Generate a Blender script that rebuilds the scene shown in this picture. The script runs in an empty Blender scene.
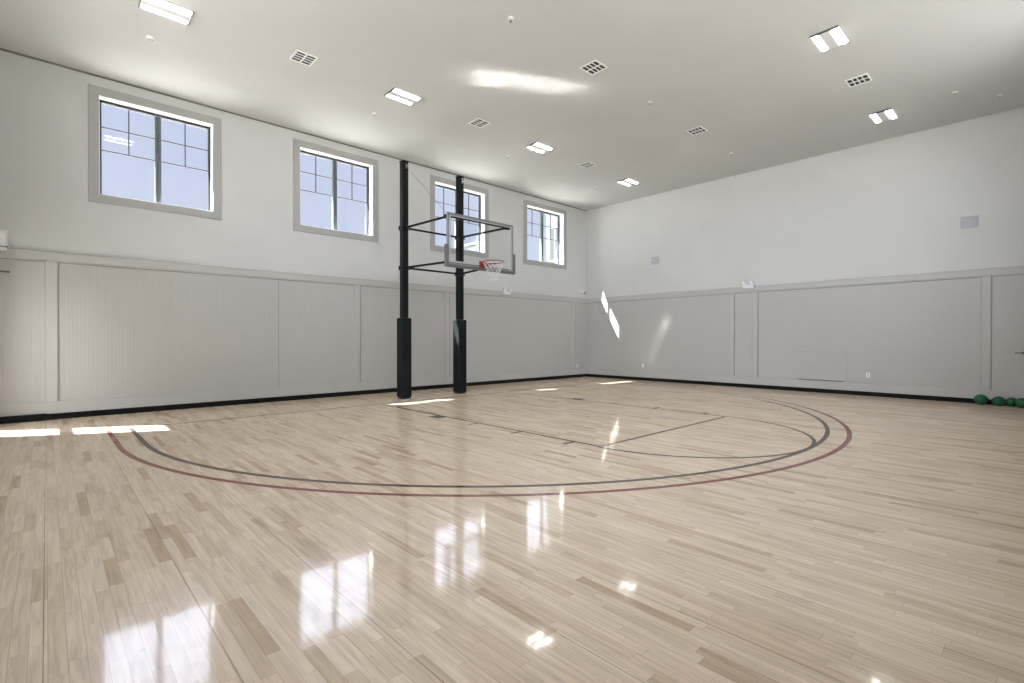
import bpy, bmesh, math, random
from mathutils import Vector, Matrix
random.seed(7)
S = bpy.context.scene
COL = S.collection
R = math.radians

# ------------------------------------------------------------------ camera
cam_d = bpy.data.cameras.new('camera'); cam = bpy.data.objects.new('camera', cam_d); COL.objects.link(cam)
cam_d.sensor_width = 36; cam_d.lens = 500.75 * 36 / 1024; cam_d.clip_start = .05; cam_d.clip_end = 500
cam.location = (0, 0, 1.385); cam.rotation_euler = (R(90 - .27), 0, R(47.09 - 90))
S.camera = cam
S.view_settings.view_transform = 'Standard'; S.view_settings.look = 'None'
S.view_settings.gamma = 1; S.view_settings.use_curve_mapping = False
S.view_settings.exposure = 0.0

# ------------------------------------------------------------------ sky: pale blue over the court's window side, unseen bright cloud opposite, added to fill the room
SKY_BLUE = (.54, .62, .86); SKY_LOW = (.68, .74, .93); FILL_CLOUD = (9.6, 10.0, 10.9); REFLECT_CLOUD = (4.5, 4.7, 5.7)
w = bpy.data.worlds.new('sky'); S.world = w; w.use_nodes = True
nt = w.node_tree; nt.nodes.clear()
def wn(t, **k):
    n = nt.nodes.new(t)
    for a, b in k.items(): setattr(n, a, b)
    return n
tc = wn('ShaderNodeTexCoord'); sep = wn('ShaderNodeSeparateXYZ'); nt.links.new(tc.outputs['Generated'], sep.inputs[0])
upr = wn('ShaderNodeMapRange'); upr.inputs[1].default_value = .15; upr.inputs[2].default_value = .6
nt.links.new(sep.outputs[2], upr.inputs[0])
mxa = wn('ShaderNodeMix', data_type='RGBA'); mxa.inputs[6].default_value = (*SKY_LOW, 1); mxa.inputs[7].default_value = (*SKY_BLUE, 1)
nt.links.new(upr.outputs[0], mxa.inputs[0])
hi = wn('ShaderNodeMapRange'); hi.inputs[1].default_value = .400; hi.inputs[2].default_value = .445      # cloud bank added for bright floor reflections, its lower edge falling from 22 to 15 degrees
slp = wn('ShaderNodeVectorMath', operation='DOT_PRODUCT'); slp.inputs[1].default_value = (.2, 0, 1); nt.links.new(tc.outputs['Generated'], slp.inputs[0])
nt.links.new(slp.outputs['Value'], hi.inputs[0])
mxh = wn('ShaderNodeMix', data_type='RGBA'); mxh.inputs[7].default_value = (*REFLECT_CLOUD, 1)
nt.links.new(hi.outputs[0], mxh.inputs[0]); nt.links.new(mxa.outputs[2], mxh.inputs[6])
dt = wn('ShaderNodeVectorMath', operation='DOT_PRODUCT'); dt.inputs[1].default_value = (-.85, -.53, 0); nt.links.new(tc.outputs['Generated'], dt.inputs[0])
sd = wn('ShaderNodeMapRange'); sd.inputs[1].default_value = .1; sd.inputs[2].default_value = .9
nt.links.new(dt.outputs['Value'], sd.inputs[0])
mxb = wn('ShaderNodeMix', data_type='RGBA'); mxb.inputs[7].default_value = (*FILL_CLOUD, 1)
nt.links.new(sd.outputs[0], mxb.inputs[0]); nt.links.new(mxh.outputs[2], mxb.inputs[6])
bg = wn('ShaderNodeBackground'); nt.links.new(mxb.outputs[2], bg.inputs[0])
wo = wn('ShaderNodeOutputWorld'); nt.links.new(bg.outputs[0], wo.inputs[0])

# ------------------------------------------------------------------ sun (comes over the window wall from the left)
SUN_A, SUN_B = 1.0, .54              # travel along +x and -y per metre of fall
sun_d = bpy.data.lights.new('sun', 'SUN'); sun = bpy.data.objects.new('sun', sun_d); COL.objects.link(sun)
sun_d.energy = 56; sun_d.angle = R(.8); sun_d.color = (1, .97, .92)
sun.location = (-20, 25, 30)
sun.rotation_euler = Vector((SUN_A, -SUN_B, -1)).to_track_quat('-Z', 'Y').to_euler()
LAMP = 18.0                          # radiance of the ceiling lamps' diffusers

S.cycles.blur_glossy = .02; S.cycles.sample_clamp_indirect = 0
S.cycles.use_guiding = True; S.cycles.use_surface_guiding = True; S.cycles.guiding_training_samples = 64; S.cycles.surface_guiding_probability = .7

# ------------------------------------------------------------------ dimensions
X0, X1, Y0, Y1, H = -.7, 14.673, -.7, 11.715, 6.142
T = .26

# ------------------------------------------------------------------ materials
def mat(name, col, rough=.5, metal=0, spec=.5, ior=1.5, coat=0, coat_rough=.05, emit=None, es=1):
    m = bpy.data.materials.new(name); m.use_nodes = True
    b = m.node_tree.nodes['Principled BSDF']
    b.inputs['Base Color'].default_value = (*col, 1); b.inputs['Roughness'].default_value = rough
    b.inputs['Metallic'].default_value = metal; b.inputs['Specular IOR Level'].default_value = spec
    b.inputs['IOR'].default_value = ior; b.inputs['Coat Weight'].default_value = coat
    b.inputs['Coat Roughness'].default_value = coat_rough
    if emit: b.inputs['Emission Color'].default_value = (*emit, 1); b.inputs['Emission Strength'].default_value = es
    return m
class G:
    """small node graph helper"""
    def __init__(s, m): s.t = m.node_tree; s.b = s.t.nodes['Principled BSDF']
    def n(s, t, **k):
        x = s.t.nodes.new(t)
        for a, b in k.items(): setattr(x, a, b)
        return x
    def l(s, a, b): s.t.links.new(a, b)
    def m(s, op, a, b=None, c=None):
        x = s.n('ShaderNodeMath', operation=op)
        for i, v in enumerate((a, b, c)):
            if v is None: continue
            if isinstance(v, (int, float)): x.inputs[i].default_value = v
            else: s.l(v, x.inputs[i])
        return x.outputs[0]
def mottled(m, col, amt=.04, scale=3, bump=.0, bscale=300):
    g = G(m); tcn = g.n('ShaderNodeTexCoord')
    no = g.n('ShaderNodeTexNoise'); no.inputs['Scale'].default_value = scale; no.inputs['Detail'].default_value = 4
    g.l(tcn.outputs['Object'], no.inputs['Vector'])
    mr = g.n('ShaderNodeMapRange'); mr.inputs[1].default_value = .3; mr.inputs[2].default_value = .7
    mr.inputs[3].default_value = 1 - amt; mr.inputs[4].default_value = 1 + amt; g.l(no.outputs[0], mr.inputs[0])
    mx = g.n('ShaderNodeVectorMath', operation='SCALE'); mx.inputs[0].default_value = col; g.l(mr.outputs[0], mx.inputs['Scale'])
    g.l(mx.outputs[0], g.b.inputs['Base Color'])
    if bump:
        n2 = g.n('ShaderNodeTexNoise'); n2.inputs['Scale'].default_value = bscale; g.l(tcn.outputs['Object'], n2.inputs['Vector'])
        bp = g.n('ShaderNodeBump'); bp.inputs['Strength'].default_value = bump; bp.inputs['Distance'].default_value = .002
        g.l(n2.outputs[0], bp.inputs['Height']); g.l(bp.outputs[0], g.b.inputs['Normal'])
    return m
C_UP = (.61, .61, .59); C_LOW = (.47, .462, .438); C_TRIM = (.482, .473, .448); C_CEIL = (.60, .60, .59)
M = {}
M['upper'] = mottled(mat('upper wall paint', C_UP, .6, spec=.35), C_UP, .02, 1.2, .25, 120)
M['lower'] = mottled(mat('lower wall paint', C_LOW, .45, spec=.4), C_LOW, .02, 1.2, .1, 120)
M['trim'] = mottled(mat('trim paint', C_TRIM, .4), C_TRIM, .015, 2)
M['casing'] = mottled(mat('window casing paint', (.39, .39, .375), .45), (.39, .39, .375), .015, 2)
M['ceiling'] = mottled(mat('ceiling paint', C_CEIL, .8, spec=.2), C_CEIL, .02, .8, .3, 90)
M['white'] = mottled(mat('white paint', (.85, .85, .84), .5), (.85, .85, .84), .01, 4)
M['vinyl'] = mottled(mat('black vinyl base', (.007, .0065, .006), .6, spec=.15), (.007, .0065, .006), .15, 6)
M['shade_seam'] = mottled(mat('painted shadow and seam grey', (.20, .19, .165), .8), (.20, .19, .165), .1, 6)  # grey for painted shadow lines, the panel seam and the access panel lip
M['mullion'] = mottled(mat('grey mullion vinyl', (.13, .15, .155), .4), (.13, .15, .155), .1, 8)
M['bronze'] = mottled(mat('dark bronze window vinyl', (.022, .028, .034), .4), (.022, .028, .034), .1, 8)
M['black'] = mottled(mat('black powder coat', (.006, .006, .007), .45, spec=.2), (.006, .006, .007), .15, 8)
M['pad'] = mottled(mat('black vinyl padding', (.006, .009, .010), .5, spec=.2), (.006, .009, .010), .2, 5, .2, 60)
M['frame'] = mottled(mat('backboard frame steel', (.27, .285, .28), .35, .6), (.27, .285, .28), .05, 8)
M['bpad'] = mottled(mat('backboard edge padding', (.13, .135, .13), .6), (.13, .135, .13), .1, 8)
M['chrome'] = mottled(mat('bright metal', (.6, .6, .6), .25, 1), (.6, .6, .6), .05, 9)
M['red'] = mottled(mat('orange red rim paint', (.27, .03, .028), .4), (.27, .03, .028), .1, 9)
M['net'] = mottled(mat('white net cord', (.75, .75, .73), .8), (.75, .75, .73), .04, 30)
M['plastic'] = mottled(mat('off white plastic', (.72, .73, .74), .35), (.72, .73, .74), .02, 9)
M['grille'] = mottled(mat('pale grey grille', (.47, .475, .50), .5), (.47, .475, .50), .03, 9)
M['ventdark'] = mottled(mat('vent interior', (.03, .03, .028), .7), (.03, .03, .028), .2, 9)
M['steel'] = mottled(mat('lamp housing enamel', (.70, .70, .69), .5), (.70, .70, .69), .03, 9)
M['bezel'] = mottled(mat('lamp bezel', (.10, .10, .10), .5), (.10, .10, .10), .1, 9)
M['lampglow'] = mat('lit lamp diffuser', (.9, .9, .9), .4, emit=(1, .985, .95), es=LAMP)
M['bulb'] = mat('emergency lamp lens', (.85, .88, .9), .15)
M['green'] = None
M['concrete'] = mottled(mat('outdoor paving', (.42, .41, .38), .9), (.42, .41, .38), .1, .5)
M['roof'] = mottled(mat('roof slab', (.35, .34, .32), .9), (.35, .34, .32), .1, .5)
def leather(name, col):
    m = mat(name, col, .38); g = G(m); tcn = g.n('ShaderNodeTexCoord')
    v = g.n('ShaderNodeTexVoronoi'); v.inputs['Scale'].default_value = 260; g.l(tcn.outputs['Object'], v.inputs['Vector'])
    bp = g.n('ShaderNodeBump'); bp.inputs['Strength'].default_value = .4; bp.inputs['Distance'].default_value = .001
    g.l(v.outputs[0], bp.inputs['Height']); g.l(bp.outputs[0], g.b.inputs['Normal'])
    return m
M['green'] = leather('green ball rubber', (.006, .10, .042)); M['navy'] = leather('navy ball rubber', (.012, .02, .05))
M['maroon'] = leather('maroon ball rubber', (.07, .006, .008)); M['seam'] = mat('ball seam', (.004, .04, .02), .6)
def glass(name, tint=(1, 1, 1), refl=1.0):
    m = bpy.data.materials.new(name); m.use_nodes = True; t = m.node_tree; t.nodes.clear()
    o = t.nodes.new('ShaderNodeOutputMaterial'); mx = t.nodes.new('ShaderNodeMixShader')
    tr = t.nodes.new('ShaderNodeBsdfTransparent'); tr.inputs[0].default_value = (*tint, 1)
    gl = t.nodes.new('ShaderNodeBsdfGlossy'); gl.inputs['Roughness'].default_value = .02
    lw = t.nodes.new('ShaderNodeLayerWeight'); lw.inputs[0].default_value = .5        # Schlick reflectance of thin glass
    pw = t.nodes.new('ShaderNodeMath'); pw.operation = 'POWER'; pw.inputs[1].default_value = 5
    mu = t.nodes.new('ShaderNodeMath'); mu.operation = 'MULTIPLY_ADD'; mu.inputs[1].default_value = .9 * refl; mu.inputs[2].default_value = .035 * refl
    t.links.new(lw.outputs['Facing'], pw.inputs[0]); t.links.new(pw.outputs[0], mu.inputs[0]); t.links.new(mu.outputs[0], mx.inputs[0])
    t.links.new(tr.outputs[0], mx.inputs[1]); t.links.new(gl.outputs[0], mx.inputs[2]); t.links.new(mx.outputs[0], o.inputs[0])
    return m
M['glass'] = glass('window glass', (.97, .98, .985)); M['bglass'] = glass('backboard glass', (.95, .965, .96), .6)

def varnish(m, rough=.05, f0=.17, f1=.30):
    """varnished surface: diffuse body under a gloss that grows towards grazing view"""
    t = m.node_tree; b = t.nodes['Principled BSDF']; out = t.nodes['Material Output']
    b.inputs['Specular IOR Level'].default_value = 0; b.inputs['Coat Weight'].default_value = 0; b.inputs['Roughness'].default_value = .8
    gl = t.nodes.new('ShaderNodeBsdfGlossy'); gl.inputs['Roughness'].default_value = rough
    lw = t.nodes.new('ShaderNodeLayerWeight'); lw.inputs[0].default_value = .5
    pw = t.nodes.new('ShaderNodeMath'); pw.operation = 'POWER'; pw.inputs[1].default_value = 4
    mu = t.nodes.new('ShaderNodeMath'); mu.operation = 'MULTIPLY_ADD'; mu.inputs[1].default_value = f1; mu.inputs[2].default_value = f0
    mx = t.nodes.new('ShaderNodeMixShader')
    t.links.new(lw.outputs['Facing'], pw.inputs[0]); t.links.new(pw.outputs[0], mu.inputs[0]); t.links.new(mu.outputs[0], mx.inputs[0])
    t.links.new(b.outputs[0], mx.inputs[1]); t.links.new(gl.outputs[0], mx.inputs[2]); t.links.new(mx.outputs[0], out.inputs[0])
    g2 = t.nodes.new('ShaderNodeBsdfGlossy'); g2.inputs['Roughness'].default_value = .125           # soft haze around the mirror image
    gm = t.nodes.new('ShaderNodeMixShader'); gm.inputs[0].default_value = .5
    t.links.new(gl.outputs[0], gm.inputs[1]); t.links.new(g2.outputs[0], gm.inputs[2]); t.links.new(gm.outputs[0], mx.inputs[2])
    if b.inputs['Normal'].links:
        for q in (gl, g2): t.links.new(b.inputs['Normal'].links[0].from_socket, q.inputs['Normal'])
    return m
def floor_mat():
    m = mat('varnished maple strips', (.6, .5, .4))
    g = G(m)
    tcn = g.n('ShaderNodeTexCoord'); sp = g.n('ShaderNodeSeparateXYZ'); g.l(tcn.outputs['Object'], sp.inputs[0])
    W_, L_ = .0635, .62
    rx = g.m('DIVIDE', sp.outputs[0], W_); row = g.m('FLOOR', rx); fx = g.m('SUBTRACT', rx, row)
    w1 = g.n('ShaderNodeTexWhiteNoise', noise_dimensions='1D'); g.l(row, w1.inputs['W'])
    ln = g.m('MULTIPLY_ADD', w1.outputs[0], .45, .45)            # strip length differs from row to row
    w1b = g.n('ShaderNodeTexWhiteNoise', noise_dimensions='1D'); g.l(g.m('ADD', row, 91.3), w1b.inputs['W'])
    ry = g.m('ADD', g.m('DIVIDE', sp.outputs[1], ln), g.m('MULTIPLY', w1b.outputs[0], 17.0))
    cl = g.m('FLOOR', ry); fy = g.m('SUBTRACT', ry, cl)
    cb = g.n('ShaderNodeCombineXYZ'); g.l(row, cb.inputs[0]); g.l(cl, cb.inputs[1])
    w2 = g.n('ShaderNodeTexWhiteNoise', noise_dimensions='2D'); g.l(cb.outputs[0], w2.inputs['Vector'])
    ramp = g.n('ShaderNodeValToRGB'); e = ramp.color_ramp.elements
    e[0].position = 0; e[0].color = (.52, .385, .26, 1); e[1].position = 1; e[1].color = (.80, .67, .52, 1)
    for pos, c in ((.04, (.60, .465, .33, 1)), (.18, (.69, .555, .415, 1)), (.6, (.745, .61, .465, 1)), (.86, (.775, .645, .50, 1))):
        k = ramp.color_ramp.elements.new(pos); k.color = c
    g.l(w2.outputs[0], ramp.inputs[0])
    # grain drawn out along the strip, shifted for each strip
    mp = g.n('ShaderNodeCombineXYZ')
    g.l(g.m('MULTIPLY_ADD', w2.outputs[0], 37.0, g.m('MULTIPLY', sp.outputs[0], 38.0)), mp.inputs[0])
    g.l(g.m('MULTIPLY', sp.outputs[1], 2.6), mp.inputs[1])
    gn = g.n('ShaderNodeTexNoise'); gn.inputs['Scale'].default_value = 1; gn.inputs['Detail'].default_value = 5
    gn.inputs['Distortion'].default_value = .6; g.l(mp.outputs[0], gn.inputs['Vector'])
    gm = g.n('ShaderNodeMapRange'); gm.inputs[1].default_value = .28; gm.inputs[2].default_value = .62
    gm.inputs[3].default_value = .78; gm.inputs[4].default_value = 1.05; g.l(gn.outputs[0], gm.inputs[0])
    # mineral streaks and small dark knots
    m2 = g.n('ShaderNodeCombineXYZ'); g.l(g.m('MULTIPLY_ADD', w2.outputs[0], 11.0, g.m('MULTIPLY', sp.outputs[0], 9.0)), m2.inputs[0])
    g.l(g.m('MULTIPLY_ADD', w2.outputs[0], 7.0, g.m('MULTIPLY', sp.outputs[1], 2.2)), m2.inputs[1])
    kn = g.n('ShaderNodeTexNoise'); kn.inputs['Scale'].default_value = 1; kn.inputs['Detail'].default_value = 6; kn.inputs['Roughness'].default_value = .65
    kn.inputs['Distortion'].default_value = 1.4; g.l(m2.outputs[0], kn.inputs['Vector'])
    km = g.n('ShaderNodeMapRange'); km.inputs[1].default_value = .66; km.inputs[2].default_value = .76
    km.inputs[3].default_value = 1.0; km.inputs[4].default_value = .66; g.l(kn.outputs[0], km.inputs[0])
    # joints
    ex = g.m('MINIMUM', fx, g.m('SUBTRACT', 1.0, fx)); ex = g.m('MULTIPLY', ex, W_)
    ey = g.m('MULTIPLY', g.m('MINIMUM', fy, g.m('SUBTRACT', 1.0, fy)), ln)
    ed = g.m('MINIMUM', ex, ey)
    jm = g.n('ShaderNodeMapRange'); jm.inputs[1].default_value = .0002; jm.inputs[2].default_value = .0016
    jm.inputs[3].default_value = .62; jm.inputs[4].default_value = 1; g.l(ed, jm.inputs[0])
    # a few wider expansion joints every dozen or so strips
    bigr = g.m('DIVIDE', g.m('ADD', sp.outputs[0], .015), .5915); bf = g.m('ABSOLUTE', g.m('SUBTRACT', bigr, g.m('ROUND', bigr)))
    bm_ = g.n('ShaderNodeMapRange'); bm_.inputs[1].default_value = .0018; bm_.inputs[2].default_value = .0040
    bm_.inputs[3].default_value = .35; bm_.inputs[4].default_value = 1; g.l(bf, bm_.inputs[0])
    f = g.m('MULTIPLY', g.m('MULTIPLY', gm.outputs[0], km.outputs[0]), g.m('MULTIPLY', jm.outputs[0], bm_.outputs[0]))
    sc = g.n('ShaderNodeVectorMath', operation='SCALE'); g.l(ramp.outputs[0], sc.inputs[0]); g.l(f, sc.inputs['Scale'])
    g.l(sc.outputs[0], g.b.inputs['Base Color'])
    # slight cupping of each strip breaks up the reflections
    wv = g.n('ShaderNodeTexNoise'); wv.inputs['Scale'].default_value = 1; wv.inputs['Detail'].default_value = 1
    wc = g.n('ShaderNodeCombineXYZ'); g.l(g.m('MULTIPLY_ADD', w1.outputs[0], 9.0, g.m('MULTIPLY', sp.outputs[0], 3.0)), wc.inputs[0]); g.l(g.m('MULTIPLY', sp.outputs[1], 5.0), wc.inputs[1])
    g.l(wc.outputs[0], wv.inputs['Vector'])
    cup = g.m('MULTIPLY', g.m('POWER', g.m('SUBTRACT', fx, .5), 2.0), 0.00013)
    hgt = g.m('ADD', g.m('MULTIPLY', wv.outputs[0], .0005), cup)
    bp = g.n('ShaderNodeBump'); bp.inputs['Strength'].default_value = 1; bp.inputs['Distance'].default_value = 1
    g.l(hgt, bp.inputs['Height']); g.l(bp.outputs[0], g.b.inputs['Normal'])
    return varnish(m)
M['floor'] = floor_mat()
M['linedark'] = varnish(mottled(mat('dark court line paint', (.085, .062, .050), .2), (.085, .062, .050), .1, 6))
M['linered'] = varnish(mottled(mat('red court line paint', (.24, .085, .075), .2), (.24, .085, .075), .1, 6))
M['linetan'] = varnish(mottled(mat('thin brown baseline paint', (.16, .12, .09), .2), (.16, .12, .09), .1, 6))
def bead_mat(name, axis, strength):
    m = mat(name, C_LOW, .42); g = G(m); tcn = g.n('ShaderNodeTexCoord'); sp = g.n('ShaderNodeSeparateXYZ'); g.l(tcn.outputs['Object'], sp.inputs[0])
    r = g.m('FRACT', g.m('DIVIDE', sp.outputs[axis], .054)); d = g.m('ABSOLUTE', g.m('SUBTRACT', r, .5))
    h = g.n('ShaderNodeMapRange'); h.inputs[1].default_value = 0; h.inputs[2].default_value = .09; g.l(d, h.inputs[0])
    bp = g.n('ShaderNodeBump'); bp.inputs['Strength'].default_value = strength; bp.inputs['Distance'].default_value = .003
    g.l(h.outputs[0], bp.inputs['Height']); g.l(bp.outputs[0], g.b.inputs['Normal'])
    no = g.n('ShaderNodeTexNoise'); no.inputs['Scale'].default_value = .6; g.l(tcn.outputs['Object'], no.inputs['Vector'])
    mr = g.n('ShaderNodeMapRange'); mr.inputs[3].default_value = .97; mr.inputs[4].default_value = 1.03; g.l(no.outputs[0], mr.inputs[0])
    sc = g.n('ShaderNodeVectorMath', operation='SCALE'); sc.inputs[0].default_value = C_LOW; g.l(mr.outputs[0], sc.inputs['Scale']); g.l(sc.outputs[0], g.b.inputs['Base Color'])
    return m
M['bead_x'] = bead_mat('beadboard paint left', 0, .8); M['bead_y'] = bead_mat('beadboard paint right', 1, .35)

# ------------------------------------------------------------------ mesh helpers
def box(bm, x0, x1, y0, y1, z0, z1, mtx=None):
    vs = [bm.verts.new((x, y, z)) for x in (x0, x1) for y in (y0, y1) for z in (z0, z1)]
    if mtx: [setattr(v, 'co', mtx @ v.co) for v in vs]
    for f in ((0, 1, 3, 2), (4, 6, 7, 5), (0, 4, 5, 1), (2, 3, 7, 6), (0, 2, 6, 4), (1, 5, 7, 3)): bm.faces.new([vs[i] for i in f])
    return vs
def tube(bm, pts, r, n=10, closed=False, cap=True):
    pts = [Vector(p) for p in pts]; rings = []; k = len(pts)
    for i, p in enumerate(pts):
        a = pts[(i - 1) % k] if (closed or i) else p; b = pts[(i + 1) % k] if (closed or i < k - 1) else p
        d = (b - a).normalized(); up = Vector((0, 0, 1)) if abs(d.z) < .95 else Vector((1, 0, 0))
        s = d.cross(up).normalized(); t = s.cross(d)
        rr = r[i] if isinstance(r, (list, tuple)) else r
        rings.append([bm.verts.new(p + s * math.cos(2 * math.pi * j / n) * rr + t * math.sin(2 * math.pi * j / n) * rr) for j in range(n)])
    for i in range(k if closed else k - 1):
        A, B = rings[i], rings[(i + 1) % k]
        for j in range(n): bm.faces.new((A[j], A[(j + 1) % n], B[(j + 1) % n], B[j]))
    if cap and not closed: bm.faces.new(rings[0][::-1]); bm.faces.new(rings[-1])
def disc(bm, c, r0, r1, z0, z1, n=24):
    """short tapered cylinder along z"""
    a = [bm.verts.new((c[0] + math.cos(2 * math.pi * j / n) * r0, c[1] + math.sin(2 * math.pi * j / n) * r0, z0)) for j in range(n)]
    b = [bm.verts.new((c[0] + math.cos(2 * math.pi * j / n) * r1, c[1] + math.sin(2 * math.pi * j / n) * r1, z1)) for j in range(n)]
    for j in range(n): bm.faces.new((a[j], a[(j + 1) % n], b[(j + 1) % n], b[j]))
    bm.faces.new(a[::-1]); bm.faces.new(b)
def obj(name, bm, m, parent=None, bevel=0, smooth=False, seg=2):
    bmesh.ops.recalc_face_normals(bm, faces=bm.faces)
    if parent:
        wp = Vector(); q = parent
        while q: wp += q.location; q = q.parent
        bmesh.ops.translate(bm, verts=bm.verts, vec=-wp)          # mesh coordinates are relative to the thing's base
    me = bpy.data.meshes.new(name); bm.to_mesh(me); bm.free()
    if m: me.materials.append(m)
    o = bpy.data.objects.new(name, me); COL.objects.link(o)
    if parent: o.parent = parent
    if smooth:
        for p in me.polygons: p.use_smooth = True
    if bevel:
        b = o.modifiers.new('bevel', 'BEVEL'); b.width = bevel; b.segments = seg; b.limit_method = 'ANGLE'; b.angle_limit = R(40)
    return o
def B(): return bmesh.new()
def empty(name, loc, label=None, cat=None, group=None, kind=None):
    o = bpy.data.objects.new(name, None); COL.objects.link(o); o.location = loc; o.empty_display_size = .1
    return tag(o, label, cat, group, kind)
def tag(o, label=None, cat=None, group=None, kind=None):
    if label: o['label'] = label
    if cat: o['category'] = cat
    if group: o['group'] = group
    if kind: o['kind'] = kind
    return o
def struct(name, bm, m, label=None, cat=None, **k):
    return tag(obj(name, bm, m, **k), label, cat, kind='structure')
def copy_tree(root, loc, label=None, group=None):
    r = root.copy(); COL.objects.link(r); r.location = loc
    if label: r['label'] = label
    if group: r['group'] = group
    for ch in list(root.children):
        c = ch.copy(); COL.objects.link(c); c.parent = r
        for g_ in list(ch.children):
            d = g_.copy(); COL.objects.link(d); d.parent = c
    return r
def wall_cells(axis, a_breaks, z_breaks, hole, p0, p1):
    """solid wall between planes p0 and p1, cut by rectangular openings; only real surfaces get faces"""
    bm = B(); na, nz = len(a_breaks) - 1, len(z_breaks) - 1
    solid = lambda i, j: 0 <= i < na and 0 <= j < nz and not hole((a_breaks[i] + a_breaks[i + 1]) / 2, (z_breaks[j] + z_breaks[j + 1]) / 2)
    P = (lambda a, p, z: bm.verts.new((a, p, z))) if axis == 'x' else (lambda a, p, z: bm.verts.new((p, a, z)))
    for i in range(na):
        for j in range(nz):
            if not solid(i, j): continue
            a0, a1, z0, z1 = a_breaks[i], a_breaks[i + 1], z_breaks[j], z_breaks[j + 1]
            for p in (p0, p1): bm.faces.new([P(a0, p, z0), P(a1, p, z0), P(a1, p, z1), P(a0, p, z1)])
            if not solid(i - 1, j): bm.faces.new([P(a0, p0, z0), P(a0, p1, z0), P(a0, p1, z1), P(a0, p0, z1)])
            if not solid(i + 1, j): bm.faces.new([P(a1, p0, z0), P(a1, p1, z0), P(a1, p1, z1), P(a1, p0, z1)])
            if not solid(i, j - 1): bm.faces.new([P(a0, p0, z0), P(a1, p0, z0), P(a1, p1, z0), P(a0, p1, z0)])
            if not solid(i, j + 1): bm.faces.new([P(a0, p0, z1), P(a1, p0, z1), P(a1, p1, z1), P(a0, p1, z1)])
    bmesh.ops.remove_doubles(bm, verts=bm.verts, dist=1e-5)
    return bm

# ------------------------------------------------------------------ room shell
WC = [1.61, 5.16, 8.85, 12.46]                     # window centres on the left wall
WZ0, WZ1, WH = 4.0, 5.79, .905
bm = B(); box(bm, X0 - T, X1 + T, Y0 - T, Y1 + T, -.2, 0)
floor = struct('floor', bm, M['floor'], 'glossy pale maple strip floor of the gym', 'floor')
bm = B(); box(bm, X0 - T, X1 + T, Y0 - T, Y1 + T, H, H + .3)
struct('ceiling', bm, M['ceiling'], 'flat off-white gym ceiling', 'ceiling')
br = sorted([X0 - T, X1 + T] + [c + s * WH for c in WC for s in (-1, 1)])
inw = lambda a, z: any(abs(a - c) < WH for c in WC) and WZ0 < z < WZ1
struct('wall_left', wall_cells('x', br, [0, WZ0, WZ1, H], inw, Y1, Y1 + T), M['upper'], 'long pale wall with four high windows', 'wall')
bm = B(); box(bm, X1, X1 + T, Y0 - T, Y1, 0, H)
struct('wall_right', bm, M['upper'], 'pale end wall with grey lower panelling', 'wall')
DY0, DY1, DH = 10.17, 11.10, 2.36                  # glazed door in the wall beside the camera
FILL_BW = [(.6, 4.2), (5.0, 8.6)]; BZ = (3.0, 5.6)  # wide openings added out of view to brighten the right wall
struct('wall_back', wall_cells('y', [Y0 - T, .6, 4.2, 5.0, 8.6, DY0, DY1, Y1], [0, DH, BZ[0], BZ[1], H], lambda a, z: (DY0 < a < DY1 and z < DH) or (BZ[0] < z < BZ[1] and any(q[0] < a < q[1] for q in FILL_BW)), X0 - T, X0), M['upper'], 'pale wall with glazed door, left of the camera', 'wall')
FILL_FW = [(.2, 3.6), (4.4, 7.8), (8.6, 11.4)]; FZ = (2.95, 5.75)  # wide openings added behind the camera as fill light
br = sorted([X0, X1] + [v for f in FILL_FW for v in f])
struct('wall_front', wall_cells('x', br, [0, FZ[0], FZ[1], H], lambda a, z: any(f[0] < a < f[1] for f in FILL_FW) and FZ[0] < z < FZ[1], Y0 - T, Y0), M['upper'], 'pale wall with wide high windows added for light, behind the camera', 'wall')
# roof edge overhanging the window wall
bm = B(); box(bm, -2.4, X1 + 1.2, Y1 + T - .02, Y1 + 1.2, 6.66, 6.86); box(bm, X0 - T, X1 + T, Y1 + T - .3, Y1 + T, H + .3, 6.68)
struct('trim_9', bm, M['roof'], 'roof overhang above the window wall outside', 'eave')
bm = B(); box(bm, -60, 80, -60, 80, -.5, -.21)
struct('ground', bm, M['concrete'], 'pale paving outside the gym', 'ground')

# painted shadow and seam grey drawn as a flat grey strip where window wall meets ceiling
bm = B(); box(bm, X0, X1, Y1 - .012, Y1, H - .03, H)
struct('trim_1', bm, M['shade_seam'], 'thin dark strip painted as the shadow line along the top of the window wall', 'trim')

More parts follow.
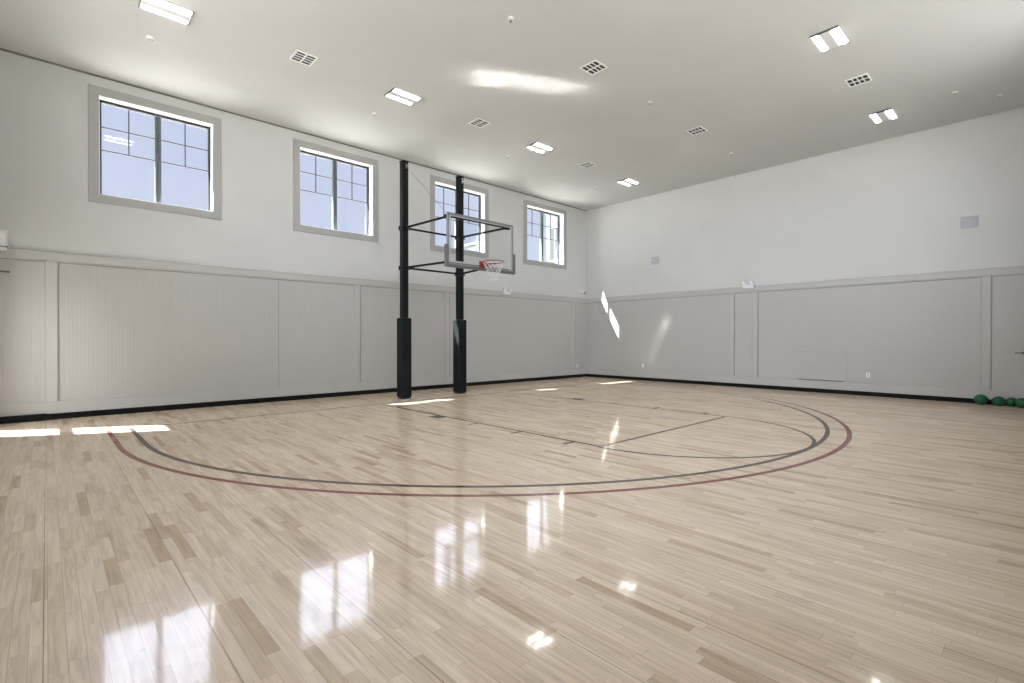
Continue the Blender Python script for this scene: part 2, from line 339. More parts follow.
# wainscot: recessed boarded panels, stiles, rails
Z_R0, Z_R1 = 2.735, 2.885
def wains(axis, plane, sgn, a0, a1, stiles, beadm, names):
    """axis 'x': boards lie along x on plane y; sgn is the direction into the room"""
    def bx(bm, s0, s1, d0, d1, z0, z1):
        p, q = sorted((plane + sgn * d0, plane + sgn * d1))
        if axis == 'x': box(bm, s0, s1, p, q, z0, z1)
        else: box(bm, p, q, s0, s1, z0, z1)
    bm = B(); bx(bm, a0, a1, 0, .006, .05, Z_R0 + .02); struct(names[0], bm, beadm, 'grey vertical-boarded panel lining of the %s wall' % names[2], 'wall panel')
    bm = B(); bx(bm, a0, a1, 0, .0125, Z_R0 - .030, Z_R0 - .022)  # flat grey strips painted in as shade below the rail and beside stiles
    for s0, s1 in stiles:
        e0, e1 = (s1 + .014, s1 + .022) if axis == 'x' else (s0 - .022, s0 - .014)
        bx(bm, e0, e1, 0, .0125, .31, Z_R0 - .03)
    struct(names[3], bm, M['shade_seam'], 'thin dark strips painted as shadow lines around the panels of the %s wall' % names[2], 'trim')
    bm = B(); bx(bm, a0, a1, 0, .028, Z_R0, Z_R1); bx(bm, a0, a1, 0, .036, Z_R1 - .022, Z_R1); bx(bm, a0, a1, 0, .024, .05, .31)
    bx(bm, a0, a1, 0, .012, Z_R0 - .022, Z_R0)
    for s0, s1 in stiles:
        bx(bm, s0, s1, 0, .024, .31, Z_R0)
        for e0, e1 in ((s0 - .014, s0), (s1, s1 + .014)): bx(bm, e0, e1, 0, .012, .31, Z_R0 - .022)
    struct(names[1], bm, M['trim'], 'grey painted rails and stiles of the %s wall panelling' % names[2], 'trim', bevel=.004, seg=1)
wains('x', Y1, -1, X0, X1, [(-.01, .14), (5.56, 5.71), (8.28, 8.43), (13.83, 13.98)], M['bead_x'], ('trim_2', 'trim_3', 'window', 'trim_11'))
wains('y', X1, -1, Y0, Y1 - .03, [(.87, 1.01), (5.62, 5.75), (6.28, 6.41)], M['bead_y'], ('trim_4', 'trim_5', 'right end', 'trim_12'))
bm = B(); box(bm, 3.785, 3.793, Y1 - .0085, Y1 - .005, .32, Z_R0 - .03)
struct('trim_6', bm, M['shade_seam'], 'hairline panel seam under the second window', 'trim')
# black vinyl base
bm = B(); box(bm, .0, X1 - .03, Y1 - .034, Y1, 0, .105); box(bm, X0, .0, Y1 - .07, Y1, 0, .115)
struct('baseboard_left', bm, M['vinyl'], 'black vinyl base along the window wall', 'baseboard', bevel=.006)
bm = B(); box(bm, X1 - .034, X1, Y0, Y1, 0, .105)
struct('baseboard_right', bm, M['vinyl'], 'black vinyl base along the right end wall', 'baseboard', bevel=.006)
bm = B(); box(bm, X0, X0 + .03, Y0, DY0 - .1, 0, .105); box(bm, X0, X0 + .03, DY1 + .1, Y1 - .07, 0, .105)
struct('baseboard_back', bm, M['vinyl'], 'black vinyl base left of the camera', 'baseboard')
bm = B(); box(bm, X0 + .03, X1 - .034, Y0, Y0 + .03, 0, .105)
struct('baseboard_front', bm, M['vinyl'], 'black vinyl base behind the camera', 'baseboard')
for nm, bx_ in (('trim_7', (X0, X0 + .02, Y0, DY0 - .1)), ('trim_8', (X0 + .02, X1 - .036, Y0, Y0 + .02))):
    bm = B(); box(bm, *bx_, .105, Z_R1)
    struct(nm, bm, M['lower'], 'plain grey lower wall lining out of view', 'wall panel')

# ------------------------------------------------------------------ windows of the left wall
def window(i, cx, where):
    root = empty('window_%d' % i, (cx, Y1, WZ0), where, 'window', kind='structure')
    y = Y1; yf = Y1 + .17; x0, x1 = cx - WH, cx + WH
    bm = B(); c = .15; d = .022                          # casing boards
    box(bm, x0 - c, x1 + c, y - d, y + .001, WZ1, WZ1 + c); box(bm, x0 - c, x1 + c, y - d, y + .001, WZ0 - c, WZ0)
    box(bm, x0 - c, x0, y - d, y + .001, WZ0, WZ1); box(bm, x1, x1 + c, y - d, y + .001, WZ0, WZ1)
    obj('casing', bm, M['casing'], root, bevel=.004, seg=1)
    bm = B(); t = .012                                    # white jamb, head and stool liners
    box(bm, x0, x0 + t, y - .01, yf, WZ0, WZ1); box(bm, x1 - t, x1, y - .01, yf, WZ0, WZ1)
    box(bm, x0 + t, x1 - t, y - .01, yf, WZ1 - t, WZ1); box(bm, x0 + t, x1 - t, y - .01, yf, WZ0, WZ0 + t)
    obj('jamb_liner', bm, M['white'], root)
    bm = B(); f = .045; a, b = x0 + t, x1 - t; za, zb = WZ0 + t, WZ1 - t; y2 = yf + .07
    box(bm, a, a + f * .8, yf, y2, za, zb); box(bm, b - f * .8, b, yf, y2, za, zb)
    box(bm, a, b, yf, y2, zb - f, zb); box(bm, a, b, yf, y2, za, za + f * .55)
    obj('window_frame', bm, M['bronze'], root, bevel=.004, seg=1)
    bm = B(); box(bm, cx - .05, cx - .012, yf - .012, y2, za, zb); box(bm, cx + .012, cx + .05, yf - .012, y2, za, zb); box(bm, cx - .012, cx + .012, yf, y2, za, zb)
    obj('mullion', bm, M['mullion'], root, bevel=.004, seg=1)
    for s in (-1, 1):
        p0, p1 = (a + f * .8, cx - .05) if s < 0 else (cx + .05, b - f * .8)
        g_ = B(); box(g_, p0, p1, yf + .036, yf + .042, za + .02, zb - .03); pane = obj('window_pane', g_, M['glass'], root)
        m_ = B(); hh = zb - za; mw = .008
        zA, zB = zb - hh * .275, zb - hh * .515; xm = (p0 + p1) / 2
        box(m_, p0, p1, yf + .028, yf + .050, zA - mw, zA + mw); box(m_, p0, p1, yf + .028, yf + .050, zB - mw, zB + mw)
        box(m_, xm - mw, xm + mw, yf + .0275, yf + .0505, zB, zb - .03)
        mo = obj('muntin_bars', m_, M['bronze'], root)
window(1, WC[0], 'high window nearest the camera, leftmost of the four')
window(2, WC[1], 'second high window, left of the basketball poles')
window(3, WC[2], 'third high window, behind the backboard')
window(4, WC[3], 'high window closest to the far corner')
for k, (a, b) in enumerate(FILL_FW):
    root = empty('window_%d' % (5 + k), ((a + b) / 2, Y0, FZ[0]), 'wide high window added for light behind the camera, number %s from the door wall' % ('one two three'.split()[k]), 'window', kind='structure')
    bm = B(); y = Y0 - .16
    for p0, p1, z0, z1 in ((a, b, FZ[0], FZ[0] + .06), (a, b, FZ[1] - .06, FZ[1]), (a, a + .06, FZ[0] + .06, FZ[1] - .06), (b - .06, b, FZ[0] + .06, FZ[1] - .06)): box(bm, p0, p1, y, y + .07, z0, z1)
    for q in (1, 2):
        xx = a + (b - a) * q / 3; box(bm, xx - .04, xx + .04, y, y + .07, FZ[0] + .06, FZ[1] - .06)
    obj('window_frame', bm, M['bronze'], root)
    bm = B(); box(bm, a + .03, b - .03, y + .03, y + .036, FZ[0] + .03, FZ[1] - .03); obj('window_pane', bm, M['glass'], root)

for k, (a, b) in enumerate(FILL_BW):
    root = empty('window_%d' % (8 + k), (X0, (a + b) / 2, BZ[0]), 'wide high window added for light left of the camera, %s the glazed door' % ('farther from', 'nearer to')[k], 'window', kind='structure')
    bm = B(); x = X0 - .16
    for p0, p1, z0, z1 in ((a, b, BZ[0], BZ[0] + .06), (a, b, BZ[1] - .06, BZ[1]), (a, a + .06, BZ[0] + .06, BZ[1] - .06), (b - .06, b, BZ[0] + .06, BZ[1] - .06)): box(bm, x, x + .07, p0, p1, z0, z1)
    for q in (1, 2):
        yy = a + (b - a) * q / 3; box(bm, x, x + .07, yy - .04, yy + .04, BZ[0] + .06, BZ[1] - .06)
    obj('window_frame', bm, M['bronze'], root)
    bm = B(); box(bm, x + .03, x + .036, a + .03, b - .03, BZ[0] + .03, BZ[1] - .03); obj('window_pane', bm, M['glass'], root)
bm = B(); box(bm, X0 - T - 3.3, X0 - T + .02, Y0 - 1.5, 11.6, 6.02, 6.16)  # unseen slab added to stop sun entering the added side windows
struct('trim_10', bm, M['roof'], 'shading roof outside, added to keep sun off the windows left of the camera', 'shading roof')

# glazed door in the back wall (lets the low sun patch in)
root = empty('door_1', (X0, (DY0 + DY1) / 2, 0), 'glazed exit door beside the window wall corner', 'door', kind='structure')
bm = B(); xa, xb = X0 - .16, X0 - .10
ds0, ds1 = 10.30, 10.95
for y0, y1, z0, z1 in ((DY0 + .04, ds0, .01, DH - .04), (ds1, DY1 - .04, .01, DH - .04), (ds0, ds1, .01, .28), (ds0, ds1, .99, 1.10), (ds0, ds1, 2.22, DH - .04)): box(bm, xa, xb, y0, y1, z0, z1)
leaf = obj('door_leaf', bm, M['white'], root, bevel=.003, seg=1)
bm = B(); box(bm, xa + .027, xa + .033, ds0 - .01, ds1 + .01, .27, 2.23); obj('door_pane', bm, M['glass'], root)
bm = B()
for y0, y1, z0, z1 in ((DY0, DY0 + .04, 0, DH), (DY1 - .04, DY1, 0, DH), (DY0 + .04, DY1 - .04, DH - .04, DH)): box(bm, X0 - T, X0 + .01, y0, y1, z0, z1)
obj('door_frame', bm, M['trim'], root)
bm = B(); box(bm, xb, xb + .05, ds0 - .02, ds1 + .02, .98, 1.05); obj('door_handle', bm, M['chrome'], root, bevel=.01)

# ------------------------------------------------------------------ court lines (painted, parts of the floor)
UC, BASE, RB, RR = 7.053, 9.739, 6.10, 6.371; VC = 8.18
def strip(name, pts, wdt, m, z=.0012):
    bm = B(); P = [Vector((p[0], p[1], 0)) for p in pts]; L_, R_ = [], []
    for i, p in enumerate(P):
        d = (P[min(i + 1, len(P) - 1)] - P[max(i - 1, 0)]).normalized(); n = Vector((-d.y, d.x, 0)) * wdt / 2
        L_.append(((p + n).x, (p + n).y)); R_.append(((p - n).x, (p - n).y))
    for i in range(len(P) - 1):
        q = [L_[i], L_[i + 1], R_[i + 1], R_[i]]
        bm.faces.new([bm.verts.new((x, y, z)) for x, y in q])
        for e in ((0, 1), (2, 3)):
            a, b = q[e[0]], q[e[1]]; bm.faces.new([bm.verts.new((*a, 0)), bm.verts.new((*b, 0)), bm.verts.new((*b, z)), bm.verts.new((*a, z))])
    bmesh.ops.remove_doubles(bm, verts=bm.verts, dist=1e-5)
    return obj(name, bm, m, floor)
def arc(r, vc):
    pts = [(UC - r, BASE - .03)] + [(UC - r * math.cos(R(t)), vc - r * math.sin(R(t))) for t in range(0, 181, 2)] + [(UC + r, BASE - .03)]
    return pts
strip('three_point_line', arc(RB, VC), .062, M['linedark'])['label'] = 'dark brown inner arc'
strip('three_point_line', arc(RR, VC), .062, M['linered'])['label'] = 'dull red outer arc'
strip('baseline', [(UC - RR - .02, BASE), (UC + RR + .02, BASE)], .045, M['linetan'])
strip('lane_line', [(UC - 1.83, BASE - .03), (UC - 1.83, BASE - 5.79)], .05, M['linedark'], .0013)
strip('lane_line', [(UC + 1.83, BASE - .03), (UC + 1.83, BASE - 5.79)], .05, M['linedark'], .0013)
FT = BASE - 5.79
strip('free_throw_line', [(UC - 1.80, FT), (UC + 1.80, FT)], .05, M['linedark'], .0014)
strip('free_throw_circle', [(UC - 1.86 * math.cos(R(t)), FT - 1.86 * math.sin(R(t))) for t in range(0, 181, 3)], .05, M['linedark'], .0015)
for s in (-1, 1):
    for d, wd in ((2.30, .30), (3.32, .05), (4.34, .05), (5.36, .05)):
        if s > 0 and d in (3.32, 4.34): wd = .05
        strip('lane_mark', [(UC + s * 1.855, BASE - d), (UC + s * 2.06, BASE - d)], wd, M['linedark'], .0013)

# ------------------------------------------------------------------ basketball goal
goal = empty('basketball_goal', (UC, 10.3, 0), 'basketball goal with glass backboard on two tall black poles', 'basketball hoop')
PX = (6.13, 7.75); PY = 10.30; PT = 5.53
for k, px in enumerate(PX):
    bm = B(); h = .075; box(bm, px - h, px + h, PY - h, PY + h, .02, PT)
    pole = obj('pole', bm, M['black'], goal, bevel=.012)
    bm = B(); box(bm, px - .11, px + .11, PY - .11, PY + .11, 0, .02); obj('base_plate', bm, M['black'], pole, bevel=.003, seg=1)
    bm = B(); box(bm, px - h - .006, px + h + .006, PY - h - .006, PY + h + .006, PT - .012, PT + .012)
    obj('pole_cap', bm, M['black'], pole, bevel=.004)
    bm = B()                                               # pulley at the pole head
    for dx in (-.028, .020): box(bm, px + dx, px + dx + .008, PY - h - .07, PY - h, PT - .20, PT - .07)
    tube(bm, [(px - .018, PY - h - .04, PT - .13), (px + .018, PY - h - .04, PT - .13)], .038, 16)
    obj('pulley', bm, M['chrome'], pole, smooth=False)
    bm = B(); q = .13                                      # wrapped pad
    box(bm, px - q, px + q, PY - q, PY + q, .03, 1.88)
    obj('pole_pad', bm, M['pad'], goal, bevel=.028, seg=4)
    for z in (3.98, 3.05):                                 # clamps
        bm = B(); box(bm, px - .095, px + .095, PY - .095, PY + .095, z - .05, z + .05); obj('clamp', bm, M['black'], pole, bevel=.006)
        for e in (-.03, .03):
            bm = B(); tube(bm, [(px + .055, PY - .095, z + e), (px + .055, PY - .112, z + e)], .013, 6); obj('bolt', bm, M['chrome'], pole)
BY = 8.55                                                  # front face of the board
BX0, BX1, BZ0, BZ1 = UC - .94, UC + .94, 2.945, 4.04
def arm(p, q, r=.026):
    bm = B(); tube(bm, [p, q], r, 12); obj('arm', bm, M['black'], goal, smooth=False)
    return
for z in (3.98, 3.05):
    bm = B(); tube(bm, [(PX[0] + .09, PY - .02, z), (PX[1] - .09, PY - .02, z)], .024, 12); obj('crossbar', bm, M['black'], goal)
arm((PX[0], PY - .09, 3.98), (BX0 + .10, BY + .10, 3.98)); arm((PX[1], PY - .09, 3.98), (BX1 - .12, BY + .10, 3.98))
arm((PX[0], PY - .09, 3.05), (BX0 + .10, BY + .10, 3.02)); arm((PX[1], PY - .09, 3.05), (UC + .30, BY + .10, 3.02))
bm = B(); tube(bm, [(BX0 + .06, BY + .10, 3.98), (BX1 - .06, BY + .10, 3.98)], .022, 12)
tube(bm, [(BX0 + .06, BY + .10, 3.02), (BX1 - .06, BY + .10, 3.02)], .022, 12)
tube(bm, [(UC - .20, BY + .10, 3.02), (UC - .20, BY + .10, 3.98)], .014, 8); tube(bm, [(UC + .20, BY + .10, 3.02), (UC + .20, BY + .10, 3.98)], .014, 8)
bm.free(); bm = B()
tube(bm, [(BX0 + .06, BY + .10, 3.98), (BX1 - .06, BY + .10, 3.98)], .022, 12)
obj('support_rail', bm, M['black'], goal)
bm = B(); tube(bm, [(BX0 + .06, BY + .10, 3.02), (BX1 - .06, BY + .10, 3.02)], .022, 12); obj('support_rail', bm, M['black'], goal)
for x in (BX0 + .10, BX1 - .12):
    bm = B(); box(bm, x - .05, x + .05, BY + .035, BY + .14, 3.94, 4.02); tube(bm, [(x - .08, BY + .12, 3.98), (x + .08, BY + .12, 3.98)], .035, 10)
    obj('mounting_bracket', bm, M['black'], goal, bevel=.004, seg=1)
for px, ex in ((PX[0], BX0 + .08),):
    bm = B(); tube(bm, [(px, PY - .115, PT - .14), (ex, BY + .12, 4.02)], .005, 6); obj('suspension_cable', bm, M['chrome'], goal)
board = empty('backboard', (0, BY - 10.3, BZ0)); board.parent = goal
def bobj(name, bm, m, **k): return obj(name, bm, m, board, **k)
f = .045
bm = B(); box(bm, BX0 + .02, BX1 - .02, BY + .008, BY + .020, BZ0 + .02, BZ1 - .02); bobj('backboard_glass', bm, M['bglass'])
bm = B()
box(bm, BX0, BX0 + f, BY, BY + .04, BZ0, BZ1); box(bm, BX1 - f, BX1, BY, BY + .04, BZ0, BZ1)
box(bm, BX0 + f, BX1 - f, BY, BY + .04, BZ1 - f, BZ1); box(bm, BX0 + f, BX1 - f, BY, BY + .04, BZ0, BZ0 + f)
bobj('backboard_frame', bm, M['frame'], bevel=.006)
bm = B()                                                   # white painted border line
g1, g2 = f + .01, f + .045
box(bm, BX0 + g1, BX0 + g2, BY + .0065, BY + .008, BZ0 + g1, BZ1 - g1); box(bm, BX1 - g2, BX1 - g1, BY + .0065, BY + .008, BZ0 + g1, BZ1 - g1)
box(bm, BX0 + g2, BX1 - g2, BY + .0065, BY + .008, BZ1 - g1 - .02, BZ1 - g1); box(bm, BX0 + g2, BX1 - g2, BY + .0065, BY + .008, BZ0 + g1, BZ0 + g2)
bobj('border_line', bm, M['grille'])
bm = B()                                                   # moulded edge padding around the lower corners
def ubar(bm, o, zt):
    box(bm, BX0 - o, BX0 + .02, BY - .03, BY + .055, BZ0 - o, zt); box(bm, BX1 - .02, BX1 + o, BY - .03, BY + .055, BZ0 - o, zt)
    box(bm, BX0 + .02, BX1 - .02, BY - .03, BY + .055, BZ0 - o, BZ0 + .012)
ubar(bm, .045, BZ0 + .42)
bobj('edge_padding', bm, M['bpad'], bevel=.012, seg=3)
# rim
RC = (UC, BY - .15 - .229, 3.05)
rim = empty('rim', (0, RC[1] - 10.3, RC[2])); rim.parent = goal
def robj(name, bm, m, **k): return obj(name, bm, m, rim, **k)
bm = B(); tube(bm, [(RC[0] + .229 * math.cos(2 * math.pi * j / 40), RC[1] + .229 * math.sin(2 * math.pi * j / 40), RC[2]) for j in range(40)], .0095, 10, closed=True)
for sx in (-1, 1):
    tube(bm, [(RC[0] + sx * .19, RC[1] + .125, 3.045), (RC[0] + sx * .09, BY - .06, 3.01), (RC[0] + sx * .07, BY - .02, 2.99)], .009, 8)
robj('rim_ring', bm, M['red'], smooth=True)
bm = B(); box(bm, UC - .09, UC + .09, BY - .025, BY, 2.93, 3.10); box(bm, UC - .075, UC + .075, BY - .16, BY - .02, 3.035, 3.05); box(bm, UC - .07, UC - .055, BY - .14, BY - .02, 2.97, 3.04); box(bm, UC + .055, UC + .07, BY - .14, BY - .02, 2.97, 3.04)
robj('rim_bracket', bm, M['red'], bevel=.004)
bm = B(); N = 12; levels = 7
def npt(i, lv):
    t = lv / (levels - 1); r = .222 * (1 - t) ** 1.25 * .45 + .222 * .55 - .05 * t; r = max(r, .085)
    a = 2 * math.pi * (i + .5 * (lv % 2)) / N
    return (RC[0] + r * math.cos(a), RC[1] + r * math.sin(a), RC[2] - .012 - .41 * t)
for i in range(N):
    for lv in range(levels - 1):
        nb = (i, i - 1) if lv % 2 == 0 else (i, i + 1)
        for j in nb: tube(bm, [npt(i, lv), npt(j, lv + 1)], .0038, 5)
net = robj('net', bm, M['net'], smooth=True)

# ------------------------------------------------------------------ ceiling lamps
def lamp(loc, label):
    root = empty('ceiling_lamp', loc, label, 'ceiling light', 'twin-strip lamps on the ceiling')
    x, y, z = loc
    bm = B(); box(bm, x - .30, x + .30, y - .195, y + .195, z - .014, z); box(bm, x - .30, x + .30, y - .065, y + .065, z - .032, z - .014)
    obj('lamp_housing', bm, M['steel'], root, bevel=.004, seg=1)
    for e in (-1, 1):
        bm = B(); box(bm, x + e * .30 - .005, x + e * .30 + .005, y - .195, y + .195, z - .032, z); obj('end_cap', bm, M['bezel'], root)
    for s in (-1, 1):
        bm = B(); x0, x1 = x - .265, x + .265; yc = y + s * .138; n = 8; V_ = []
        for xx in (x0, x1):
            V_.append([bm.verts.new((xx, yc + .050 * math.cos(math.pi * k / n), z - .014 - .020 * math.sin(math.pi * k / n))) for k in range(n + 1)])
        for k in range(n): bm.faces.new((V_[0][k], V_[0][k + 1], V_[1][k + 1], V_[1][k]))
        bm.faces.new(V_[0]); bm.faces.new(V_[1][::-1]); bm.faces.new((V_[0][0], V_[1][0], V_[1][n], V_[0][n]))
        obj('lamp_diffuser', bm, M['lampglow'], root)
    return root
L0 = lamp((1.28, 8.68, H), 'large lit twin-strip lamp at the top edge, above the first window')
for loc, lb in (((5.13, 8.65, H), 'lit twin-strip lamp above the second window, left of the poles'),
                ((8.97, 8.65, H), 'lit twin-strip lamp right of the pole tops, third along the windows'),
                ((12.90, 8.72, H), 'small lit twin-strip lamp nearest the far corner'),
                ((9.10, 2.40, H), 'larger lit lamp with two glowing strips high on the right of the ceiling'),
                ((13.05, 2.44, H), 'lit lamp with two glowing strips nearest the right end wall'),
                ((5.2, 2.42, H), 'lit twin-strip lamp overhead, out of the picture'),
                ((1.28, 2.42, H), 'lit twin-strip lamp straight above the camera')):
    copy_tree(L0, loc, lb)

# ------------------------------------------------------------------ ceiling vents
def vent(loc, label):
    root = empty('ceiling_vent', loc, label, 'air vent', 'square air vents on the ceiling')
    x, y, z = loc; s = .175
    bm = B(); box(bm, x - s + .02, x + s - .02, y - s + .02, y + s - .02, z - .004, z); obj('vent_backing', bm, M['ventdark'], root)
    bm = B(); q = .022
    box(bm, x - s, x + s, y - s, y - s + q, z - .014, z); box(bm, x - s, x + s, y + s - q, y + s, z - .014, z)
    box(bm, x - s, x - s + q, y - s + q, y + s - q, z - .014, z); box(bm, x + s - q, x + s, y - s + q, y + s - q, z - .014, z)
    box(bm, x - .010, x + .010, y - s + q, y + s - q, z - .014, z - .004)
    obj('vent_frame', bm, M['white'], root)
    bm = B()
    for hx in (-1, 1):
        for k in range(1, 4):
            yy = y - s + q + (2 * s - 2 * q) * k / 4
            box(bm, min(x, x + hx * (s - q)), max(x, x + hx * (s - q)), yy - .009, yy + .009, z - .012, z - .003)
    obj('vent_slats', bm, M['plastic'], root)
    return root
V0 = vent((3.2, 8.62, H), 'square white vent between the first two lamps')
for loc, lb in (((6.99, 8.57, H), 'square white vent above and right of the poles'),
                ((7.03, 5.46, H), 'square vent in the middle of the ceiling, beside the long light streak'),
                ((10.82, 8.61, H), 'small square vent between the two lamps over the far windows'),
                ((10.88, 5.51, H), 'small square vent at the middle right, beside the short light streak'),
                ((10.94, 2.42, H), 'square vent between the two lamps on the right')):
    copy_tree(V0, loc, lb)

# ------------------------------------------------------------------ sprinklers
def sprinkler(loc, label):
    root = empty('ceiling_sprinkler', loc, label, 'sprinkler', 'sprinkler heads on the ceiling')
    x, y, z = loc
    bm = B(); disc(bm, (x, y), .030, .045, z - .016, z); obj('escutcheon', bm, M['white'], root, smooth=False)
    bm = B(); tube(bm, [(x, y, z - .01), (x, y, z - .05)], .010, 10); disc(bm, (x, y), .022, .022, z - .056, z - .050)
    obj('sprinkler_head', bm, M['chrome'], root)
    return root
K0 = sprinkler((5.06, 9.71, H), 'small sprinkler head near the window wall, over the second window')
for loc, lb in (((8.80, 9.61, H), 'tiny sprinkler head over the backboard, near the third window'), ((12.6, 9.7, H), 'tiny sprinkler head near the far corner of the ceiling'),
                ((5.05, 5.46, H), 'sprinkler head at the top centre of the ceiling'), ((8.88, 5.49, H), 'sprinkler head right of the centre vent'),
                ((12.83, 5.58, H), 'sprinkler head near the last light streak on the ceiling'), ((12.82, 1.27, H), 'sprinkler head at the far right of the ceiling, beyond the last lamp'),
                ((13.62, .69, H), 'sprinkler head at the right edge, closest to the end wall')):
    copy_tree(K0, loc, lb)
root = empty('smoke_detector', (1.22, 9.69, H), 'round white smoke detector below the large lamp at top left', 'smoke detector')
bm = B(); disc(bm, (1.22, 9.69), .050, .070, H - .035, H); obj('detector_base', bm, M['white'], root)
bm = B(); disc(bm, (1.22, 9.69), .028, .042, H - .055, H - .035); obj('detector_grille', bm, M['grille'], root)

# ------------------------------------------------------------------ emergency lights (white boxes with two lamp heads)
def emergency(name, loc, ax, label):
    """ax: 'y' = on the window wall, 'x' = on the right wall"""
    root = empty(name, loc, label, 'emergency light')
    x, y, z = loc
    def bb(bm, s0, s1, d0, d1, z0, z1):
        if ax == 'y': box(bm, x + s0, x + s1, y - d1, y - d0, z + z0, z + z1)
        else: box(bm, x - d1, x - d0, y + s0, y + s1, z + z0, z + z1)
    bm = B(); bb(bm, -.16, .16, 0, .085, -.075, .045); obj('light_body', bm, M['plastic'], root, bevel=.012, seg=2)
    bm = B(); bb(bm, -.15, .15, .0, .02, -.115, -.078); obj('mounting_plate', bm, M['grille'], root)
    for s in (-1, 1):
        bm = B(); a = s * .11
        c = (x + a, y - .075, z + .09) if ax == 'y' else (x - .075, y + a, z + .09)
        d = Vector((0, -1, -.25)) if ax == 'y' else Vector((-1, 0, -.25)); d.normalize(); c = Vector(c)
        tube(bm, [c - d * .045, c - d * .02, c + d * .04], [.026, .048, .055], 14); tube(bm, [c - Vector((0, 0, .05)), c], .012, 8)
        head = obj('lamp_head', bm, M['plastic'], root)
        bm = B(); tube(bm, [c + d * .041, c + d * .046], .046, 14); obj('lamp_lens', bm, M['bulb'], head)
    return root
emergency('emergency_light', (10.57, Y1 - .03, 2.85), 'y', 'white twin-head emergency light on the rail right of the hoop')
emergency('emergency_light', (X1 - .03, 5.85, 2.90), 'x', 'white twin-head emergency light above the narrow panel on the right wall')
# exit light unit at the left edge
root = empty('exit_light', (-.62, Y1, 2.82), 'pale box-shaped light fixture above the rail at the left edge', 'wall light')
bm = B(); box(bm, -.68, -.47, Y1 - .09, Y1, 2.83, 3.17); obj('light_body', bm, M['plastic'], root, bevel=.012)
bm = B(); box(bm, -.66, -.49, Y1 - .096, Y1 - .088, 2.90, 3.12); obj('face_plate', bm, M['white'], root)
bm = B(); box(bm, -.69, -.46, Y1 - .10, Y1, 2.89, 2.905); obj('trim_band', bm, M['bezel'], root)
bm = B(); tube(bm, [(-.69, Y1 - .06, 2.50), (-.46, Y1 - .06, 2.49)], .014, 8); box(bm, -.47, -.44, Y1 - .08, Y1 - .006, 2.475, 2.505)
tag(obj('wall_hook_bar', bm, M['bezel']), 'short dark bar on the panel at the left edge, below the light box', 'wall bar')

# security camera in the corner
root = empty('security_camera', (14.28, Y1, 3.06), 'small white security camera above the rail near the far corner', 'camera')
bm = B(); box(bm, 14.23, 14.33, Y1 - .03, Y1, 3.07, 3.19); obj('mount', bm, M['plastic'], root, bevel=.006)
bm = B(); tube(bm, [(14.28, Y1 - .03, 3.12), (14.28, Y1 - .09, 3.10), (14.33, Y1 - .17, 3.07)], [.02, .05, .055], 14); obj('camera_body', bm, M['plastic'], root)
bm = B(); tube(bm, [(14.33, Y1 - .171, 3.07), (14.34, Y1 - .19, 3.065)], .045, 14); obj('lens', bm, M['ventdark'], root)

# speaker grilles on the right wall
def grille(yc, zc, w_, h_, label):
    root = empty('wall_grille', (X1, yc, zc), label, 'wall grille', 'grey wall grilles')
    bm = B(); box(bm, X1 - .012, X1, yc - w_ / 2, yc + w_ / 2, zc - h_ / 2, zc + h_ / 2); obj('grille_frame', bm, M['grille'], root, bevel=.004, seg=1)
    bm = B(); n = 9
    for k in range(n):
        z = zc - h_ / 2 + .025 + (h_ - .05) * (k + .5) / n
        box(bm, X1 - .018, X1 - .012, yc - w_ / 2 + .02, yc + w_ / 2 - .02, z - .007, z + .006)
    obj('grille_slats', bm, M['grille'], root)
grille(1.21, 3.925, .29, .26, 'grey square grille high on the right wall near the picture edge')
grille(8.86, 3.97, .30, .25, 'small grey grille high on the right wall near the far corner')

# outlets
def outlet(loc, ax, label):
    root = empty('wall_outlet', loc, label, 'electrical outlet', 'white wall outlets')
    x, y, z = loc
    def bb(bm, s0, s1, d0, d1, z0, z1):
        if ax == 'y': box(bm, x + s0, x + s1, y - d1, y - d0, z + z0, z + z1)
        else: box(bm, x - d1, x - d0, y + s0, y + s1, z + z0, z + z1)
    bm = B(); bb(bm, -.04, .04, 0, .008, -.062, .062); obj('cover_plate', bm, M['white'], root, bevel=.003, seg=1)
    bm = B(); bb(bm, -.018, .018, .008, .010, .010, .038); bb(bm, -.018, .018, .008, .010, -.038, -.010); obj('socket', bm, M['grille'], root)
outlet((14.11, Y1 - .006, .41), 'y', 'tiny white outlet on the window wall by the far corner')
outlet((X1 - .006, 9.32, .50), 'x', 'small white outlet on the right wall below the slanted sun patches')
outlet((X1 - .006, 3.03, .51), 'x', 'white outlet on the right wall beside the low access panel')
# access panel
root = empty('access_panel', (X1, 4.06, .31), 'low wall-coloured access panel on the right wall', 'access panel')
bm = B(); box(bm, X1 - .016, X1 - .006, 3.47, 4.66, .335, 1.06); obj('panel_door', bm, M['lower'], root, bevel=.003, seg=1)
bm = B(); box(bm, X1 - .030, X1 - .006, 3.55, 4.58, .312, .330); obj('bottom_lip', bm, M['shade_seam'], root)
# lever handle near right edge
root = empty('lever_handle', (X1, .40, 1.10), 'small dark lever handle on the panel above the green balls', 'handle')
bm = B(); tube(bm, [(X1 - .006, .38, 1.10), (X1 - .014, .38, 1.10)], .026, 16); obj('rose', bm, M['bezel'], root)
bm = B(); tube(bm, [(X1 - .014, .38, 1.10), (X1 - .05, .38, 1.10), (X1 - .055, .40, 1.10), (X1 - .055, .50, 1.10)], .009, 8); obj('lever', bm, M['bezel'], root)

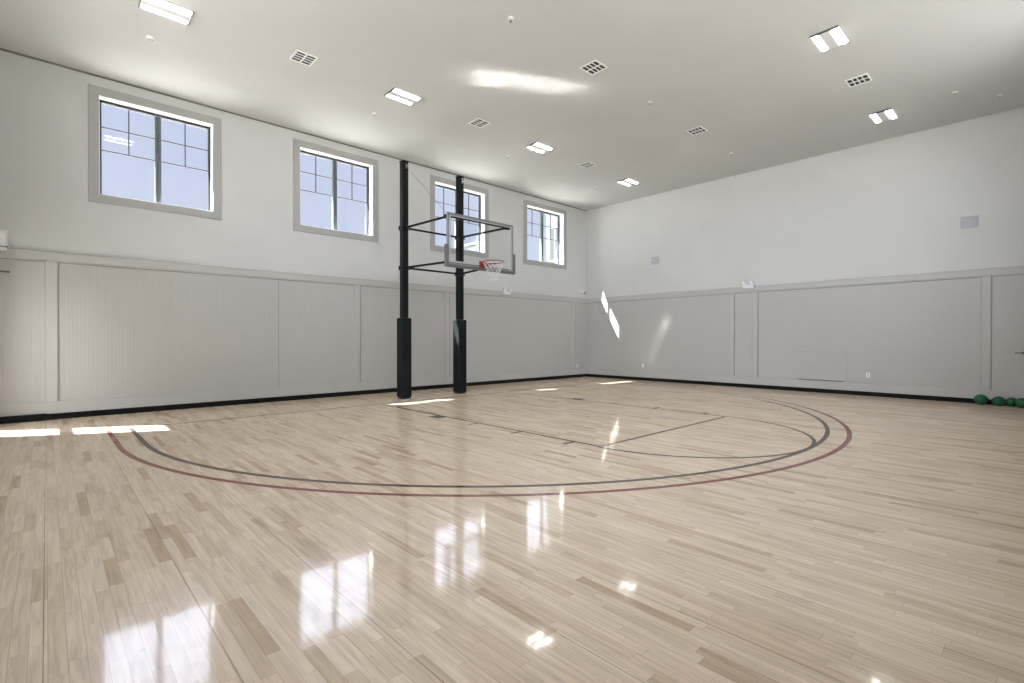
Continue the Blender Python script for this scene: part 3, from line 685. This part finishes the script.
# ------------------------------------------------------------------ balls by the right wall
def ball(loc, r, m, label, group, rot=(0, 0, 0), squash=1.0, flat=.94):
    bm = B(); bmesh.ops.create_uvsphere(bm, u_segments=32, v_segments=20, radius=r)
    for v in bm.verts:
        v.co.z *= flat; v.co.y *= squash
        a = math.atan2(v.co.y, v.co.x); v.co *= 1 - .022 * (abs(math.sin(a * 3)) < .12)       # moulded seams
        v.co.z = max(v.co.z, -r * flat * .985)
    o = obj('ball', bm, m, smooth=True); o.location = (loc[0], loc[1], r * flat * .985 + .0005); o.rotation_euler = (0, 0, rot[2])
    return tag(o, label, 'ball', group)
GRP = 'balls on the floor by the right wall'
ball((14.50, 1.00, 0), .115, M['green'], 'dark green ball farthest left of the row against the wall', GRP, (0, 0, .4))
ball((14.58, .80, 0), .070, M['navy'], 'small navy ball tucked just right of the leftmost green ball', GRP)
ball((14.42, .725, 0), .108, M['green'], 'bright green ball second in the row, in front of its right neighbour', GRP, (0, 0, 1.1))
ball((14.52, .545, 0), .100, M['green'], 'green ball in the middle, set back against the wall', GRP, (0, 0, 2.0))
ball((14.38, .385, 0), .108, M['green'], 'green ball near the right edge of the picture', GRP, (0, 0, .2))
ball((14.12, .305, 0), .075, M['maroon'], 'dark maroon ball in front, cut by the right edge', GRP)

# ------------------------------------------------------------------ neighbour building seen through the corner window
root = empty('neighbour_building', (22, 20, -.2), 'pale sided building outside the corner window', 'building')
side = mat('pale lap siding', (.045, .054, .049), .7); g = G(side); tcn = g.n('ShaderNodeTexCoord'); sp = g.n('ShaderNodeSeparateXYZ'); g.l(tcn.outputs['Object'], sp.inputs[0])
fr = g.m('FRACT', g.m('DIVIDE', sp.outputs[2], .22)); bp = g.n('ShaderNodeBump'); bp.inputs['Distance'].default_value = .05; g.l(fr, bp.inputs['Height']); g.l(bp.outputs[0], g.b.inputs['Normal'])
bm = B(); box(bm, 23.0, 31, 15.5, 21.6, -.2, 11); obj('siding_wall', bm, side, root)
bm = B(); box(bm, 22.7, 31.3, 15.2, 21.9, 11, 11.25); obj('roof', bm, M['roof'], root)
bm = B(); box(bm, 16.6, 18.4, 19.4, 21.4, -.2, 6.40); obj('entrance_tower', bm, side, root)
bm = B(); box(bm, 16.5, 18.5, 19.3, 21.5, 6.40, 6.48); obj('roof', bm, M['roof'], root)
def bwin(x, y0, y1, z0, z1, pm):
    bm = B(); f = .07
    for a, b, c, d in ((y0, y1, z0, z0 + f), (y0, y1, z1 - f, z1), (y0, y0 + f, z0 + f, z1 - f), (y1 - f, y1, z0 + f, z1 - f), ((y0 + y1) / 2 - .03, (y0 + y1) / 2 + .03, z0 + f, z1 - f)): box(bm, x - .06, x, a, b, c, d)
    wf = obj('building_window', bm, M['mullion'], root)
    bm = B(); box(bm, x - .03, x - .002, y0 + f, y1 - f, z0 + f, z1 - f); obj('building_pane', bm, pm, wf)
bpane = mat('building window blind', (.03, .034, .034), .2)
for y0 in (16.4, 18.4, 20.35):
    for z0 in (2.4, 6.2): bwin(23.0, y0, y0 + .95, z0, z0 + 2.1, bpane)
bwin(16.6, 19.7, 21.0, 5.1, 6.15, bpane)
